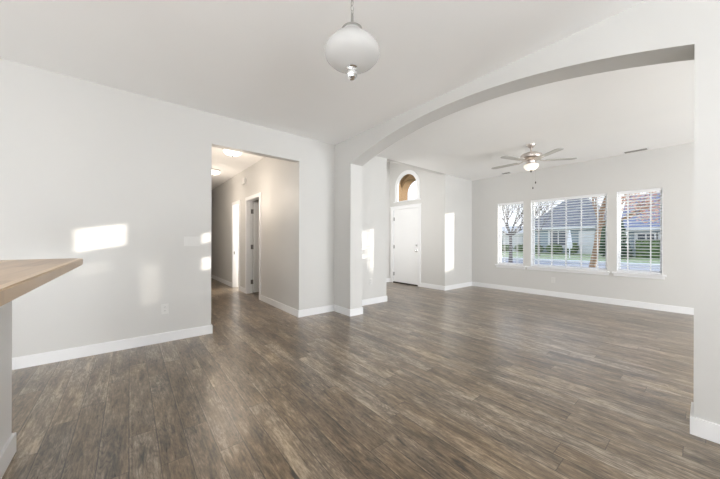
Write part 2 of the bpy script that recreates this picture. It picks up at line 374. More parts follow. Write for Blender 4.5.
base('baseboard_entry', [(XF, DX0 - 0.09, YD - BT, YD), (DX1 + 0.075, XL, YD - BT, YD), (XF, XF + BT, YE, YD - BT)], 'white baseboard beside the front door')
base('baseboard_hall', [(-11.5, FAR[0] - 0.07, YH - BT, YH), (FAR[1] + 0.07, NEAR[0] - 0.07, YH - BT, YH), (NEAR[1] + 0.07, XL, YH - BT, YH)], 'white baseboard along the hallway wall')

# ------------------------------------------------------------------ doors
hinge_bm = lambda x, y, z: (lambda b: (tube(b, [(x, y, z - 0.05), (x, y, z + 0.05)], 0.008, 8), box(b, x - 0.002, x + 0.022, y + 0.004, y + 0.009, z - 0.045, z + 0.045), b)[2])(B())
fd = thing('door_1', 'white front door with chrome knob under arched transom', 'door', (0, 0, 0), kind='structure')
b = B(); box(b, DX0 + 0.022, DX1 - 0.022, YD + 0.022, YD + 0.066, 0.03, 2.022, 0.003); obj('door_slab', b, DOORW, fd)
b = B(); box(b, DX0 - 0.075, DX0 + 0.012, YD - 0.018, YD, 0, 2.045, 0.004); box(b, DX1 - 0.012, DX1 + 0.075, YD - 0.018, YD, 0, 2.045, 0.004)
box(b, DX0 - 0.075, DX1 + 0.075, YD - 0.020, YD, 2.028, 2.105, 0.004); box(b, DX0 - 0.095, DX1 + 0.095, YD - 0.034, YD, 2.105, 2.122, 0.004)
obj('door_casing', b, TRIM, fd)
b = B(); box(b, DX0, DX0 + 0.018, YD, YD + 0.15, 0, 2.04); box(b, DX1 - 0.018, DX1, YD, YD + 0.15, 0, 2.04); box(b, DX0, DX1, YD, YD + 0.15, 2.022, 2.04); obj('door_jamb', b, TRIM, fd)
b = B(); box(b, DX0 + 0.02, DX1 - 0.02, YD - 0.01, YD + 0.14, 0.0, 0.028); obj('threshold', b, DARK, fd)
for z in (0.245, 1.0, 1.775): obj('hinge', hinge_bm(DX0 + 0.021, YD + 0.012, z), HINGE, fd)
def knob(parent, x, y, z, sgn=-1, big=True):
    b = B(); pr = [(0, 0), (0.032, 0), (0.034, 0.006), (0.028, 0.010), (0.012, 0.014), (0.011, 0.03), (0.022, 0.038), (0.029, 0.05), (0.026, 0.062), (0.014, 0.068), (0, 0.069)] if big else \
        [(0, 0), (0.03, 0), (0.031, 0.008), (0.026, 0.014), (0.012, 0.016), (0.010, 0.026), (0, 0.027)]
    lathe(b, pr, n=20)
    bmesh.ops.rotate(b, verts=b.verts, cent=(0, 0, 0), matrix=Matrix.Rotation(R(90), 3, 'X')); bmesh.ops.translate(b, verts=b.verts, vec=(x, y, z))
    return obj('knob' if big else 'deadbolt', b, CHROME, parent, True)
knob(fd, -4.765, YD + 0.0225, 0.91); knob(fd, -4.765, YD + 0.0225, 1.05, big=False)

def arch_ring(r_in, r_out, y0, y1, z_bot, spring, cx, n=24):
    b = B(); path_in = [(cx - r_in, z_bot)] + [(cx - r_in * math.cos(math.pi * k / n), spring + r_in * math.sin(math.pi * k / n)) for k in range(n + 1)] + [(cx + r_in, z_bot)]
    path_out = [(cx - r_out, z_bot)] + [(cx - r_out * math.cos(math.pi * k / n), spring + r_out * math.sin(math.pi * k / n)) for k in range(n + 1)] + [(cx + r_out, z_bot)]
    g = [[b.verts.new((p[0], y, p[1])) for p in path] for path in (path_in, path_out) for y in (y0, y1)]
    i0, i1, o0, o1 = g
    for k in range(len(i0) - 1):
        for a, c in ((i0, i1), (i1, o1), (o1, o0), (o0, i0)): b.faces.new((a[k], a[k + 1], c[k + 1], c[k]))
    for k in (0, -1): b.faces.new((i0[k], i1[k], o1[k], o0[k]))
    return b
tw = thing('window_4', 'round topped transom window over the front door', 'window', kind='structure')
obj('arch_casing', arch_ring(tr - 0.004, tr + 0.085, YD - 0.02, YD, 2.245, tspring, tc_x), TRIM, tw)
obj('sash', arch_ring(tr - 0.016, tr - 0.002, YD - 0.012, YD + 0.02, 2.25, tspring, tc_x), VINYL, tw)
obj('tan_reveal', arch_ring(tr - 0.012, tr - 0.001, YD + 0.021, YD + 0.158, 2.25, tspring, tc_x), TAN, tw)
b = B(); box(b, tc_x - tr - 0.11, tc_x + tr + 0.11, YD - 0.05, YD + 0.15, 2.222, 2.245, 0.004); obj('window_sill', b, TRIM, tw)
b = B(); rr = tr - 0.014
vs = [(tc_x - rr, 2.26), (tc_x + rr, 2.26)] + [(tc_x + rr * math.cos(math.pi * k / 20), tspring + rr * math.sin(math.pi * k / 20)) for k in range(21)]
f0 = b.faces.new([b.verts.new((p[0], YD + 0.004, p[1])) for p in vs]); ex = bmesh.ops.extrude_face_region(b, geom=[f0])
bmesh.ops.translate(b, verts=[v for v in ex['geom'] if isinstance(v, bmesh.types.BMVert)], vec=(0, 0.005, 0)); obj('pane', b, GLASS, tw)
# porch outside the door
pr_ = 0.345
parc = [(tc_x + pr_ * math.cos(math.pi * k / 20), 2.50 + pr_ * math.sin(math.pi * k / 20)) for k in range(21)]
wall('wall_porch', 'Y', YD + 0.16, 0.26, [[(-6.6, -0.1), (tc_x - 0.55, -0.1), (tc_x - 0.55, 2.1), (tc_x + 0.55, 2.1), (tc_x + 0.55, -0.1), (XL - 0.13, -0.1), (XL - 0.13, HF), (-6.6, HF)],
     [(tc_x - pr_, 2.2), (tc_x + pr_, 2.2)] + parc], TAN, 'tan stucco porch wall with arch seen through the transom')

# hallway doorways
def casing(parent, o):
    b = B(); x0, x1 = o
    box(b, x0 - 0.065, x0 + 0.006, YH - 0.016, YH, 0, DH, 0.003); box(b, x1 - 0.006, x1 + 0.065, YH - 0.016, YH, 0, DH, 0.003); box(b, x0 - 0.065, x1 + 0.065, YH - 0.016, YH, DH - 0.006, DH + 0.062, 0.003)
    obj('door_casing', b, TRIM, parent)
    b = B(); box(b, x0, x0 + 0.016, YH, YH + 0.12, 0, DH); box(b, x1 - 0.016, x1, YH, YH + 0.12, 0, DH); box(b, x0, x1, YH, YH + 0.12, DH - 0.016, DH)
    box(b, x0 + 0.016, x0 + 0.028, YH + 0.04, YH + 0.075, 0, DH - 0.016); obj('door_jamb', b, TRIM, parent)
d2 = thing('door_2', 'nearer hallway doorway with its white door swung open on dark hinges', 'door', kind='structure'); casing(d2, NEAR)
hx = NEAR[0] + 0.022
b = B(); box(b, hx + 0.0, hx + 0.036, YH + 0.13, YH + 0.13 + 0.72, 0.015, DH - 0.02, 0.003); ds = obj('door_slab', b, DOORW, d2)
for z in (0.25, 1.02, 1.80):
    b = B(); tube(b, [(hx + 0.012, YH + 0.122, z - 0.05), (hx + 0.012, YH + 0.122, z + 0.05)], 0.011, 8); box(b, NEAR[0] + 0.0165, NEAR[0] + 0.020, YH + 0.075, YH + 0.122, z - 0.048, z + 0.048); obj('hinge', b, HINGE, d2)
d3 = thing('door_3', 'farther hallway doorway opening on a bright room', 'door', kind='structure'); casing(d3, FAR)
b = B(); box(b, FAR[0] + 0.016, FAR[0] + 0.0185, YH + 0.012, YH + 0.036, 0.82, 0.89); obj('strike_plate', b, HINGE, d3)

# ------------------------------------------------------------------ living room windows and blinds
names = ['narrow living room window on the left of the wide one', 'wide middle window of the living room', 'narrow living room window nearest the right arch pier']
SILLS = [(-3.28, -2.60), (-2.59, -1.155), (-1.125, -0.44)]
for i, (x0, x1) in enumerate(WINS):
    t = thing('window_%d' % (i + 1), names[i], 'window', kind='structure')
    b = B(); y0, y1 = YW + 0.085, YW + 0.145; fw_ = 0.038
    box(b, x0, x0 + fw_, y0, y1, WZ0, WZ1, 0.004); box(b, x1 - fw_, x1, y0, y1, WZ0, WZ1, 0.004)
    box(b, x0 + fw_, x1 - fw_, y0, y1, WZ0, WZ0 + fw_, 0.004); box(b, x0 + fw_, x1 - fw_, y0, y1, WZ1 - fw_, WZ1, 0.004)
    obj('window_frame', b, VINYL, t)
    b = B(); box(b, x0 + fw_ - 0.004, x1 - fw_ + 0.004, YW + 0.112, YW + 0.117, WZ0 + fw_ - 0.004, WZ1 - fw_ + 0.004); obj('pane', b, GLASS, t)
    b = B(); box(b, x0, x0 + 0.006, YW, y0, WZ0, WZ1); box(b, x1 - 0.006, x1, YW, y0, WZ0, WZ1); box(b, x0, x1, YW, y0, WZ1 - 0.006, WZ1); obj('window_jamb', b, TRIM, t)
    b = B(); s0, s1 = SILLS[i]
    box(b, s0, s1, YW - 0.045, YW, WZ0 - 0.028, WZ0, 0.004); box(b, x0, x1, YW, y0, WZ0 - 0.02, WZ0 + 0.002); obj('window_sill', b, TRIM, t)
    b = B(); box(b, s0 + 0.02, s1 - 0.02, YW - 0.016, YW, WZ0 - 0.075, WZ0 - 0.028, 0.003); obj('apron', b, TRIM, t)
blab = ['white horizontal blind in the left narrow window, with a bare tree behind it', 'wide white horizontal blind covering the middle window', 'white horizontal blind in the right narrow window, red foliage behind it']
for i, (x0, x1) in enumerate(WINS):
    t = thing('window_blind', blab[i], 'blind', ((x0 + x1) / 2, YW + 0.04, WZ0), 0, 'horizontal blinds in the living room windows')
    hw = (x1 - x0) / 2 - 0.010; hh = WZ1 - WZ0
    b = B(); box(b, -hw, hw, -0.028, 0.028, hh - 0.052, hh - 0.007, 0.003); obj('head_rail', b, SLAT, t)
    b = B(); z = 0.05
    while z < hh - 0.06:
        # gently bowed slat, open flat
        g = [[b.verts.new((x, y, z + dz + 0.0)) for y, dz in ((-0.025, 0.0048), (-0.012, 0.004), (0.0, 0.002), (0.012, -0.0012), (0.025, -0.0060))] for x in (-hw, hw)]
        g2 = [[b.verts.new((v.co.x, v.co.y, v.co.z + 0.0028)) for v in r] for r in g]
        for k in range(4):
            b.faces.new((g[0][k], g[0][k + 1], g[1][k + 1], g[1][k])); b.faces.new((g2[0][k], g2[1][k], g2[1][k + 1], g2[0][k + 1]))
        b.faces.new((g[0][0], g[1][0], g2[1][0], g2[0][0])); b.faces.new((g[0][4], g2[0][4], g2[1][4], g[1][4]))
        for e in (0, 1): b.faces.new([g[e][k] for k in range(5)] + [g2[e][k] for k in range(4, -1, -1)])
        z += 0.0535
    obj('slats', b, SLAT, t)
    b = B(); box(b, -hw, hw, -0.026, 0.026, 0.006, 0.026, 0.003); obj('bottom_rail', b, SLAT, t)
    n = 5 if i == 1 else 2; span = hw - 0.135
    for k in range(n):
        x = -span + 2 * span * k / (n - 1)
        b = B(); box(b, x - 0.006, x + 0.006, -0.0285, -0.0275, 0.015, hh - 0.045); box(b, x - 0.006, x + 0.006, 0.0275, 0.0285, 0.015, hh - 0.045); obj('ladder_tape', b, SLAT, t)

for n_, (x0, x1, z0, z1, tt) in enumerate(((1.61, 1.89, 1.68, 2.16, 0.42), (1.98, 2.30, 2.13, 2.27, 0.36))):  # added panes in two unseen openings, dimming their sun patches
    b = B(); box(b, x0, x1, YW + 0.07, YW + 0.076, z0, z1); struct('window_%d' % (5 + n_), b, glass_mat('dimming_pane', 0.0, (tt, tt, tt)), 'added tinted pane out of view, dimming a sun patch on the left wall', 'window')

# ------------------------------------------------------------------ ceiling fan
FX, FY = -1.83, 5.085
fan = thing('ceiling_fan', 'satin nickel five blade ceiling fan with lit glass bowl in living room', 'ceiling fan', (FX, FY, H))
b = B(); lathe(b, [(0, 0), (0.068, 0), (0.066, -0.018), (0.045, -0.045), (0.022, -0.06), (0, -0.06)]); obj('canopy', b, FANMETAL, fan, True)
b = B(); tube(b, [(0, 0, -0.055), (0, 0, -0.14)], 0.013, 14); obj('downrod', b, FANMETAL, fan, True)
b = B(); lathe(b, [(0, -0.125), (0.03, -0.125), (0.045, -0.137), (0.12, -0.150), (0.155, -0.175), (0.160, -0.215), (0.150, -0.235), (0.105, -0.262), (0.07, -0.275), (0.065, -0.305), (0.085, -0.315), (0.085, -0.325), (0, -0.325)], n=40)
obj('motor_housing', b, FANMETAL, fan, True)
b = B(); lathe(b, [(0.083, -0.325), (0.100, -0.330), (0.108, -0.340), (0.104, -0.365), (0.084, -0.395), (0.052, -0.416), (0.012, -0.424), (0, -0.424)], n=40); obj('lamp_bowl', b, BOWL, fan, True)
b = B(); lathe(b, [(0, -0.422), (0.022, -0.424), (0.024, -0.430), (0.012, -0.436), (0.011, -0.446), (0.006, -0.456), (0, -0.458)], n=20); obj('finial', b, DARK, fan, True)
for k in range(5):
    ang = R(130 + 72 * k) + YAW
    rot = Matrix.Rotation(ang, 4, 'Z')
    b = B(); L0, L1, W0, W1, zz = 0.20, 0.645, 0.050, 0.062, -0.275
    outline = [(L0, -W0), (L0 + 0.18, -W0 - 0.006), (L1 - 0.09, -W1)] + [(L1 - 0.068 + 0.068 * math.cos(R(a)), W1 * math.sin(R(a))) for a in range(-80, 81, 20)] + [(L1 - 0.09, W1), (L0 + 0.18, W0 + 0.006), (L0, W0)]
    f0 = b.faces.new([b.verts.new((x, y, 0)) for x, y in outline]); ex = bmesh.ops.extrude_face_region(b, geom=[f0])
    bmesh.ops.translate(b, verts=[v for v in ex['geom'] if isinstance(v, bmesh.types.BMVert)], vec=(0, 0, 0.007))
    bmesh.ops.transform(b, verts=b.verts, matrix=rot @ Matrix.Translation((0, 0, zz)) @ Matrix.Rotation(R(2), 4, 'X')); bl = obj('blade', b, BLADE, fan)
    b = B(); pts = [(0.10, -0.240), (0.145, -0.272), (0.19, -0.281), (0.275, -0.280)]
    for (r0, z0), (r1, z1) in zip(pts, pts[1:]):
        vs = [b.verts.new(p) for p in ((r0, -0.014, z0), (r0, 0.014, z0), (r1, 0.02, z1), (r1, -0.02, z1), (r0, -0.014, z0 + .006), (r0, 0.014, z0 + .006), (r1, 0.02, z1 + .006), (r1, -0.02, z1 + .006))]
        for q in ((0, 1, 2, 3), (7, 6, 5, 4), (0, 4, 5, 1), (1, 5, 6, 2), (2, 6, 7, 3), (3, 7, 4, 0)): b.faces.new([vs[j] for j in q])
    bmesh.ops.transform(b, verts=b.verts, matrix=rot); obj('blade_bracket', b, FANMETAL, fan)
for (dx, dy, z1) in ((0.046, 0.058, -0.60), (0.02, 0.02, -0.69)):
    b = B(); tube(b, [(dx, dy, -0.32), (dx, dy, z1)], 0.0012, 6); pc = obj('pull_chain', b, NICKEL, fan)
    b = B(); lathe(b, [(0, 0.0), (0.006, -0.004), (0.010, -0.022), (0.008, -0.036), (0, -0.040)], (dx, dy, z1), 14); obj('chain_fob', b, DARK, pc, True)
lp = bpy.data.lights.new('fan_lamp', 'POINT'); lp.energy = 2; lp.color = (1, 0.87, 0.72); lp.shadow_soft_size = 0.12
lo = bpy.data.objects.new('fan_lamp', lp); C.objects.link(lo); lo.parent = fan; lo.location = (0, 0, -0.52)

# ------------------------------------------------------------------ pendant in the dining room
PX, PY = -1.19, 0.91
pen = thing('pendant_lamp', 'unlit frosted glass onion shaped pendant lamp on a chain', 'pendant lamp', (PX, PY, H))
b = B(); lathe(b, [(0, 0), (0.065, 0), (0.062, -0.012), (0.03, -0.03), (0.008, -0.038), (0, -0.038)]); obj('canopy', b, NICKEL, pen, True)
b = B(); z = -0.036; k = 0
while z > -0.385:
    ring = []
    for a in range(13):
        th = 2 * math.pi * a / 12; u, v_ = 0.008 * math.cos(th), 0.017 * math.sin(th)
        ring.append((u, 0, z - 0.015 + v_) if k % 2 == 0 else (0, u, z - 0.015 + v_))
    tube(b, ring, 0.0022, 6, False); z -= 0.028; k += 1
obj('chain', b, NICKEL, pen, True)
b = B(); tube(b, [(0.004, 0.003, -0.03), (-0.005, -0.003, -0.14), (0.006, 0.003, -0.26), (0.002, 0.0, -0.40)], 0.0025, 6); obj('cord', b, PLASTIC, pen, True)
b = B(); lathe(b, [(0, -0.385), (0.005, -0.385), (0.007, -0.40), (0.008, -0.442), (0.013, -0.452), (0.038, -0.460), (0.055, -0.472), (0.055, -0.479), (0, -0.479)], n=36); obj('cap', b, NICKEL, pen, True)
gp = [(0.050, -0.477), (0.055, -0.491), (0.078, -0.512), (0.112, -0.540), (0.138, -0.570), (0.146, -0.596), (0.140, -0.617), (0.120, -0.638), (0.085, -0.656), (0.050, -0.665), (0.022, -0.668)]
b = B(); lathe(b, gp + [(max(0.018, r - 0.004), z + 0.003) for r, z in reversed(gp)], n=48); obj('glass_globe', b, GLOBE, pen, True)
b = B(); tube(b, [(0, 0, -0.46), (0, 0, -0.668)], 0.006, 10); tube(b, [(0, 0, -0.47), (0, 0, -0.53)], 0.02, 16); obj('socket', b, PLASTIC, pen, True)
b = B(); lathe(b, [(0, -0.655), (0.022, -0.655), (0.029, -0.661), (0.029, -0.672), (0.022, -0.678), (0.019, -0.684), (0.024, -0.690), (0.028, -0.698), (0.028, -0.712), (0.022, -0.726), (0.012, -0.736), (0, -0.740)], n=12); obj('finial', b, CHROME, pen)

# ------------------------------------------------------------------ hallway ceiling lights, chime
hl = thing('flush_ceiling_light', 'lit glass dome light on hallway ceiling nearest the opening', 'ceiling light', (-5.24, 1.39, H), 0, 'hallway ceiling lights')
b = B(); lathe(b, [(0, 0), (0.155, 0), (0.158, -0.012), (0.150, -0.022), (0, -0.022)]); obj('base_ring', b, NICKEL, hl, True)
b = B(); lathe(b, [(0.15, -0.020), (0.15, -0.035), (0.135, -0.065), (0.10, -0.088), (0.05, -0.102), (0, -0.106)]); obj('glass_dome', b, DOME, hl, True)
b = B(); lathe(b, [(0, -0.104), (0.012, -0.106), (0.012, -0.116), (0.006, -0.124), (0, -0.126)], n=14); obj('finial', b, DARK, hl, True)
dup(hl, (-7.03, 1.45, H), label='lit glass dome light farther down the hallway ceiling, half hidden by the wall')
for x in (-5.24, -7.03):
    lp = bpy.data.lights.new('hall_lamp', 'POINT'); lp.energy = 15; lp.color = (1, 0.86, 0.72); lp.shadow_soft_size = 0.3
    lo = bpy.data.objects.new('hall_lamp', lp); C.objects.link(lo); lo.location = (x, 1.38, H - 0.7)
ch = thing('door_chime', 'small white chime box high on the hallway wall above the doorways', 'door chime', (-6.5, YH, 2.47))
b = B(); box(b, -0.09, 0.09, -0.045, 0, -0.06, 0.07, 0.008); obj('chime_cover', b, PLASTIC, ch)

# ------------------------------------------------------------------ switches, outlets, vents
sw = thing('light_switch_plate', 'white three gang switch plate on left wall by the hallway opening', 'light switch', (XL, 0.583, 1.145))
b = B(); box(b, 0, 0.006, -0.085, 0.085, -0.058, 0.058, 0.003); obj('plate', b, PLASTIC, sw)
for y in (-0.046, 0.0, 0.046):
    b = B(); box(b, 0.005, 0.010, y - 0.016, y + 0.016, -0.033, 0.033, 0.002); obj('rocker', b, PLASTIC, sw)
def outlet(loc, rz, label):
    o = thing('wall_outlet', label, 'outlet', loc, rz, 'wall outlets')
    b = B(); box(b, -0.036, 0.036, -0.006, 0, -0.058, 0.058, 0.003); obj('plate', b, PLASTIC, o)
    for z in (-0.021, 0.021):
        b = B(); box(b, -0.017, 0.017, -0.009, -0.004, z - 0.014, z + 0.014, 0.003); rc = obj('receptacle', b, PLASTIC, o)
        b = B(); box(b, -0.008, -0.005, -0.0096, -0.008, z - 0.005, z + 0.006); box(b, 0.005, 0.008, -0.0096, -0.008, z - 0.005, z + 0.006); obj('slot', b, SLOT, rc)
    return o
o1 = outlet((XL, 0.315, 0.375), R(90), 'white outlet low on the left wall below the switch plate')
dup(o1, (XL, 3.43, 0.42), R(90), 'white outlet low on the short wall just behind the arch')
dup(o1, (-2.067, YW, 0.345), 0.0, 'white outlet under the wide living room window')
dup(o1, (-8.63, YH, 0.396), 0.0, 'white outlet low on the hallway wall past the bright doorway')
vt = thing('ceiling_vent', 'grey slotted vent in the living room ceiling near the right window', 'vent', (-0.80, 6.80, H), 0, 'living room ceiling vents')
b = B(); box(b, -0.16, 0.16, -0.07, 0.07, -0.008, 0, 0.003); obj('vent_frame', b, TRIM, vt)
b = B()
for k in range(5):
    box(b, -0.14, 0.14, -0.05 + k * 0.022, -0.05 + k * 0.022 + 0.012, -0.013, -0.007)
obj('louvres', b, VENTG, vt)
v2 = dup(vt, (-2.95, 6.74, H), label='small grey slotted vent in the living room ceiling left of the fan'); v2.scale = (0.6, 0.8, 1)

# ------------------------------------------------------------------ breakfast bar
b = B(); box(b, -2.37, 1.6, -0.61, -0.491, 0, 1.0); struct('wall_peninsula', b, DOORW, 'low wall carrying the wooden bar top', 'low wall')
base('baseboard_peninsula', [(-2.37 - BT, 1.6, -0.491, -0.491 + BT), (-2.37 - BT, -2.37, -0.61, -0.491)], 'white baseboard along the low bar wall')
b = B(); z0, z1 = 1.0, 1.04
pl = [(-2.455, -0.224), (-2.505, -0.268), (-2.505, -0.90), (1.6, -0.90), (1.6, -0.224)]
f0 = b.faces.new([b.verts.new((x, y, z0)) for x, y in pl]); ex = bmesh.ops.extrude_face_region(b, geom=[f0])
bmesh.ops.translate(b, verts=[v for v in ex['geom'] if isinstance(v, bmesh.types.BMVert)], vec=(0, 0, z1 - z0))
bmesh.ops.bevel(b, geom=b.edges[:], offset=0.004, segments=2, affect='EDGES')
tag(obj('bar_top', b, WOOD), 'butcher block bar top jutting in from the left edge', 'bar top')

# ------------------------------------------------------------------ outside
def zg(y): return -0.42 if y < 27 else -0.42 + min(1, (y - 27) / 9) * 0.36
LAWN = leaf_mat('lawn_grass', (0.34, 0.40, 0.20), (0.52, 0.56, 0.34)); ASPH = mat('asphalt', (0.37, 0.375, 0.395), 0.9, amt=0.08, scale=6)
CONC = mat('sidewalk_concrete', (0.80, 0.79, 0.77), 0.9, amt=0.05, scale=4)
b = B(); ys = [YW + 0.3, 12.0, 27.0, 36.0, 90.0]; prev = None
for y in ys:
    z = -0.44 if y < 27.5 else zg(y) - 0.02
    cur = [b.verts.new((-90, y, z)), b.verts.new((60, y, z))]
    if prev: b.faces.new((prev[0], prev[1], cur[1], cur[0]))
    prev = cur
gl = bmesh.ops.extrude_face_region(b, geom=b.faces[:]); bmesh.ops.translate(b, verts=[v for v in gl['geom'] if isinstance(v, bmesh.types.BMVert)], vec=(0, 0, -0.3))
struct('lawn', b, LAWN, 'green lawns on both sides of the street outside', 'lawn')
b = B(); box(b, -90, 60, 16.0, 26.2, -0.45, -0.40); struct('street', b, ASPH, 'grey street outside the windows', 'street')
b = B(); box(b, -90, 60, 27.2, 29.0, -0.46, -0.37); box(b, -90, 60, 26.2, 26.5, -0.45, -0.33); struct('sidewalk', b, CONC, 'pale sidewalk across the street', 'sidewalk')

SIDE = siding_mat('blue_grey_siding', (0.36, 0.43, 0.47)); SIDEW = siding_mat('pale_siding', (0.84, 0.84, 0.84)); ROOF = shingle_mat('slate_shingle', (0.21, 0.21, 0.24), (0.31, 0.31, 0.34))
ROOFB = shingle_mat('blue_grey_shingle', (0.24, 0.27, 0.40), (0.30, 0.33, 0.46)); DGLASS = mat('dark_window_glass', (0.12, 0.14, 0.17), 0.08, amt=0.2, scale=1)
def hip(parent, x0, x1, y0, y1, z0, zr, m, over=0.5, gable=False):
    b = B(); x0 -= over; x1 += over; y0 -= over; y1 += over; d = (y1 - y0) / 2 * (0 if gable else 0.9); ym = (y0 + y1) / 2
    p = [(x0, y0, z0), (x1, y0, z0), (x1, y1, z0), (x0, y1, z0), (x0 + d, ym, zr), (x1 - d, ym, zr)]
    lo_ = [b.verts.new((q[0], q[1], q[2] - 0.05)) for q in p[:4]]; v = [b.verts.new(q) for q in p]
    for q in ((0, 1, 5, 4), (1, 2, 5), (2, 3, 4, 5), (3, 0, 4)): b.faces.new([v[k] for k in q])
    for k in range(4): b.faces.new((lo_[k], lo_[(k + 1) % 4], v[(k + 1) % 4], v[k]))
    b.faces.new(lo_[::-1])
    obj('roof', b, m, parent)
    b = B(); t_ = 0.04
    for bx in ((x0 - t_, x1 + t_, y0 - t_, y0), (x0 - t_, x1 + t_, y1, y1 + t_), (x0 - t_, x0, y0, y1), (x1, x1 + t_, y0, y1)): box(b, *bx, z0 - 0.22, z0 + 0.02)
    obj('fascia', b, TRIM, parent)
def hwin(parent, x0, x1, y, z0, z1, bars=1):
    # white surround, bars and dark pane
    b = B(); box(b, x0 - 0.22, x1 + 0.22, y - 0.06, y, z0 - 0.15, z0); box(b, x0 - 0.22, x1 + 0.22, y - 0.06, y, z1, z1 + 0.15); box(b, x0 - 0.22, x0, y - 0.06, y, z0, z1); box(b, x1, x1 + 0.22, y - 0.06, y, z0, z1)
    for k in range(bars):
        xx = x0 + (x1 - x0) * (k + 1) / (bars + 1); box(b, xx - 0.05, xx + 0.05, y - 0.05, y, z0, z1)
    f = obj('window', b, TRIM, parent)
    b = B(); box(b, x0, x1, y - 0.03, y - 0.005, z0, z1); obj('pane', b, DGLASS, f)
hA = thing('house', 'blue grey house with hipped roof and white garage door across the street', 'house', (0, 0, 0), 0, 'houses across the street')
b = B(); box(b, -13.0, -5.9, 36, 44, -0.15, 2.75); obj('wall', b, SIDE, hA)
hip(hA, -13.0, -5.9, 36, 44, 2.75, 7.0, ROOF)
hwin(hA, -11.0, -9.5, 36, 0.75, 2.3)
b = B(); box(b, -8.3, -6.3, 35.93, 36.0, -0.1, 2.15); box(b, -8.45, -8.3, 35.9, 36.0, -0.1, 2.3); box(b, -6.3, -6.15, 35.9, 36.0, -0.1, 2.3); box(b, -8.3, -6.3, 35.9, 36.0, 2.15, 2.3); gd = obj('garage_door', b, TRIM, hA)
hB = thing('house', 'house with blue grey roof and white fascia seen through the right window', 'house', (0, 0, 0), 0, 'houses across the street')
b = B(); box(b, -4.6, 3.0, 34.5, 42, -0.15, 2.30); obj('wall', b, SIDE, hB)
hip(hB, -4.6, 3.0, 34.5, 42, 2.42, 5.8, ROOFB, gable=True)
hwin(hB, -3.9, -2.9, 34.5, 0.7, 1.85); hwin(hB, -2.55, -1.2, 34.5, 0.7, 1.85)
hC = thing('house', 'pale house with gabled front seen through the left window', 'house', (0, 0, 0), 0, 'houses across the street')
b = B(); box(b, -20.5, -14.6, 38, 46, -0.15, 2.3); obj('wall', b, SIDEW, hC)
hip(hC, -20.5, -14.6, 38, 46, 2.3, 3.3, mat('pale_shingle', (0.62, 0.61, 0.62), 0.9, amt=0.1, scale=5), gable=True)
hwin(hC, -18.2, -17.0, 38, 0.8, 2.0)

GREEN = leaf_mat('shrub_leaf', (0.045, 0.085, 0.03), (0.14, 0.20, 0.07)); GREEN2 = leaf_mat('conifer_leaf', (0.025, 0.055, 0.03), (0.07, 0.12, 0.06))
REDL = leaf_mat('rust_leaf', (0.62, 0.34, 0.27), (0.85, 0.60, 0.50)); BARK = mat('warm_bark', (0.34, 0.22, 0.15), 0.9, amt=0.35, scale=10, stretch=(1, 1, 0.3)); BARKG = mat('grey_bark', (0.20, 0.17, 0.16), 0.9, amt=0.3, scale=10)
def leaves(b, fn, n, s):
    for _ in range(n):
        p = Vector(fn()); q = Matrix.Rotation(random.uniform(0, 6.28), 3, 'Z') @ Matrix.Rotation(random.uniform(0, 3.14), 3, 'X')
        k = s * random.uniform(0.6, 1.3)
        vs = [b.verts.new(p + q @ Vector(v)) for v in ((-k * 0.5, 0, 0), (0, -k * 0.3, k * 0.06), (k * 0.5, 0, 0), (0, k * 0.3, k * 0.06))]; b.faces.new(vs)
def inell(c, r):
    while True:
        v = Vector((random.uniform(-1, 1), random.uniform(-1, 1), random.uniform(-1, 1)))
        if 0.35 < v.length < 1: return (c[0] + v.x * r[0], c[1] + v.y * r[1], c[2] + v.z * r[2])
def shrub(x, y, rx, ry, h, n, label, m=GREEN, name='shrub', group='clipped shrubs in front of the houses', cat='shrub'):
    t = thing(name, label, cat, (x, y, zg(y) - 0.03), 0, group)
    b = B(); bmesh.ops.create_icosphere(b, subdivisions=3, radius=1)
    for v in b.verts:
        k = 0.86 + 0.10 * math.sin(v.co.x * 7 + x) * math.cos(v.co.y * 6) + random.uniform(-0.05, 0.05)
        v.co = Vector((v.co.x * rx * k, v.co.y * ry * k, max(0.02, h * 0.5 + v.co.z * h * 0.5 * k)))
    leaves(b, lambda: inell((0, 0, h * 0.52), (rx, ry, h * 0.5)), n, 0.16)
    obj('foliage', b, m, t)
    b = B(); tube(b, [(0, 0, -0.03), (0, 0, h * 0.4)], 0.05, 6); obj('stem', b, BARKG, t)
    return t
shrub(-12.0, 35.0, 0.75, 0.6, 1.05, 260, 'low green shrub at the left corner of the blue grey house')
shrub(-10.3, 34.9, 0.85, 0.6, 1.15, 260, 'broad green shrub below the blue grey house window')
shrub(-8.75, 34.9, 0.62, 0.6, 1.35, 240, 'taller green shrub left of the white garage door')
def hedge(x0, x1, y0, y1, h, label):
    t = thing('hedge', label, 'hedge', ((x0 + x1) / 2, (y0 + y1) / 2, zg(y0) - 0.03))
    hx_, hy_ = (x1 - x0) / 2, (y1 - y0) / 2
    b = B(); box(b, -hx_ + 0.05, hx_ - 0.05, -hy_ + 0.05, hy_ - 0.05, 0.0, h - 0.05, 0.06)
    leaves(b, lambda: (random.uniform(-hx_, hx_), random.uniform(-hy_, hy_), random.choice((random.uniform(0.05, h), h - random.uniform(-0.03, 0.06)))), 900, 0.13)
    obj('foliage', b, GREEN, t)
hedge(-3.9, -0.6, 32.8, 33.7, 1.55, 'long clipped green hedge before the house seen through the right window')
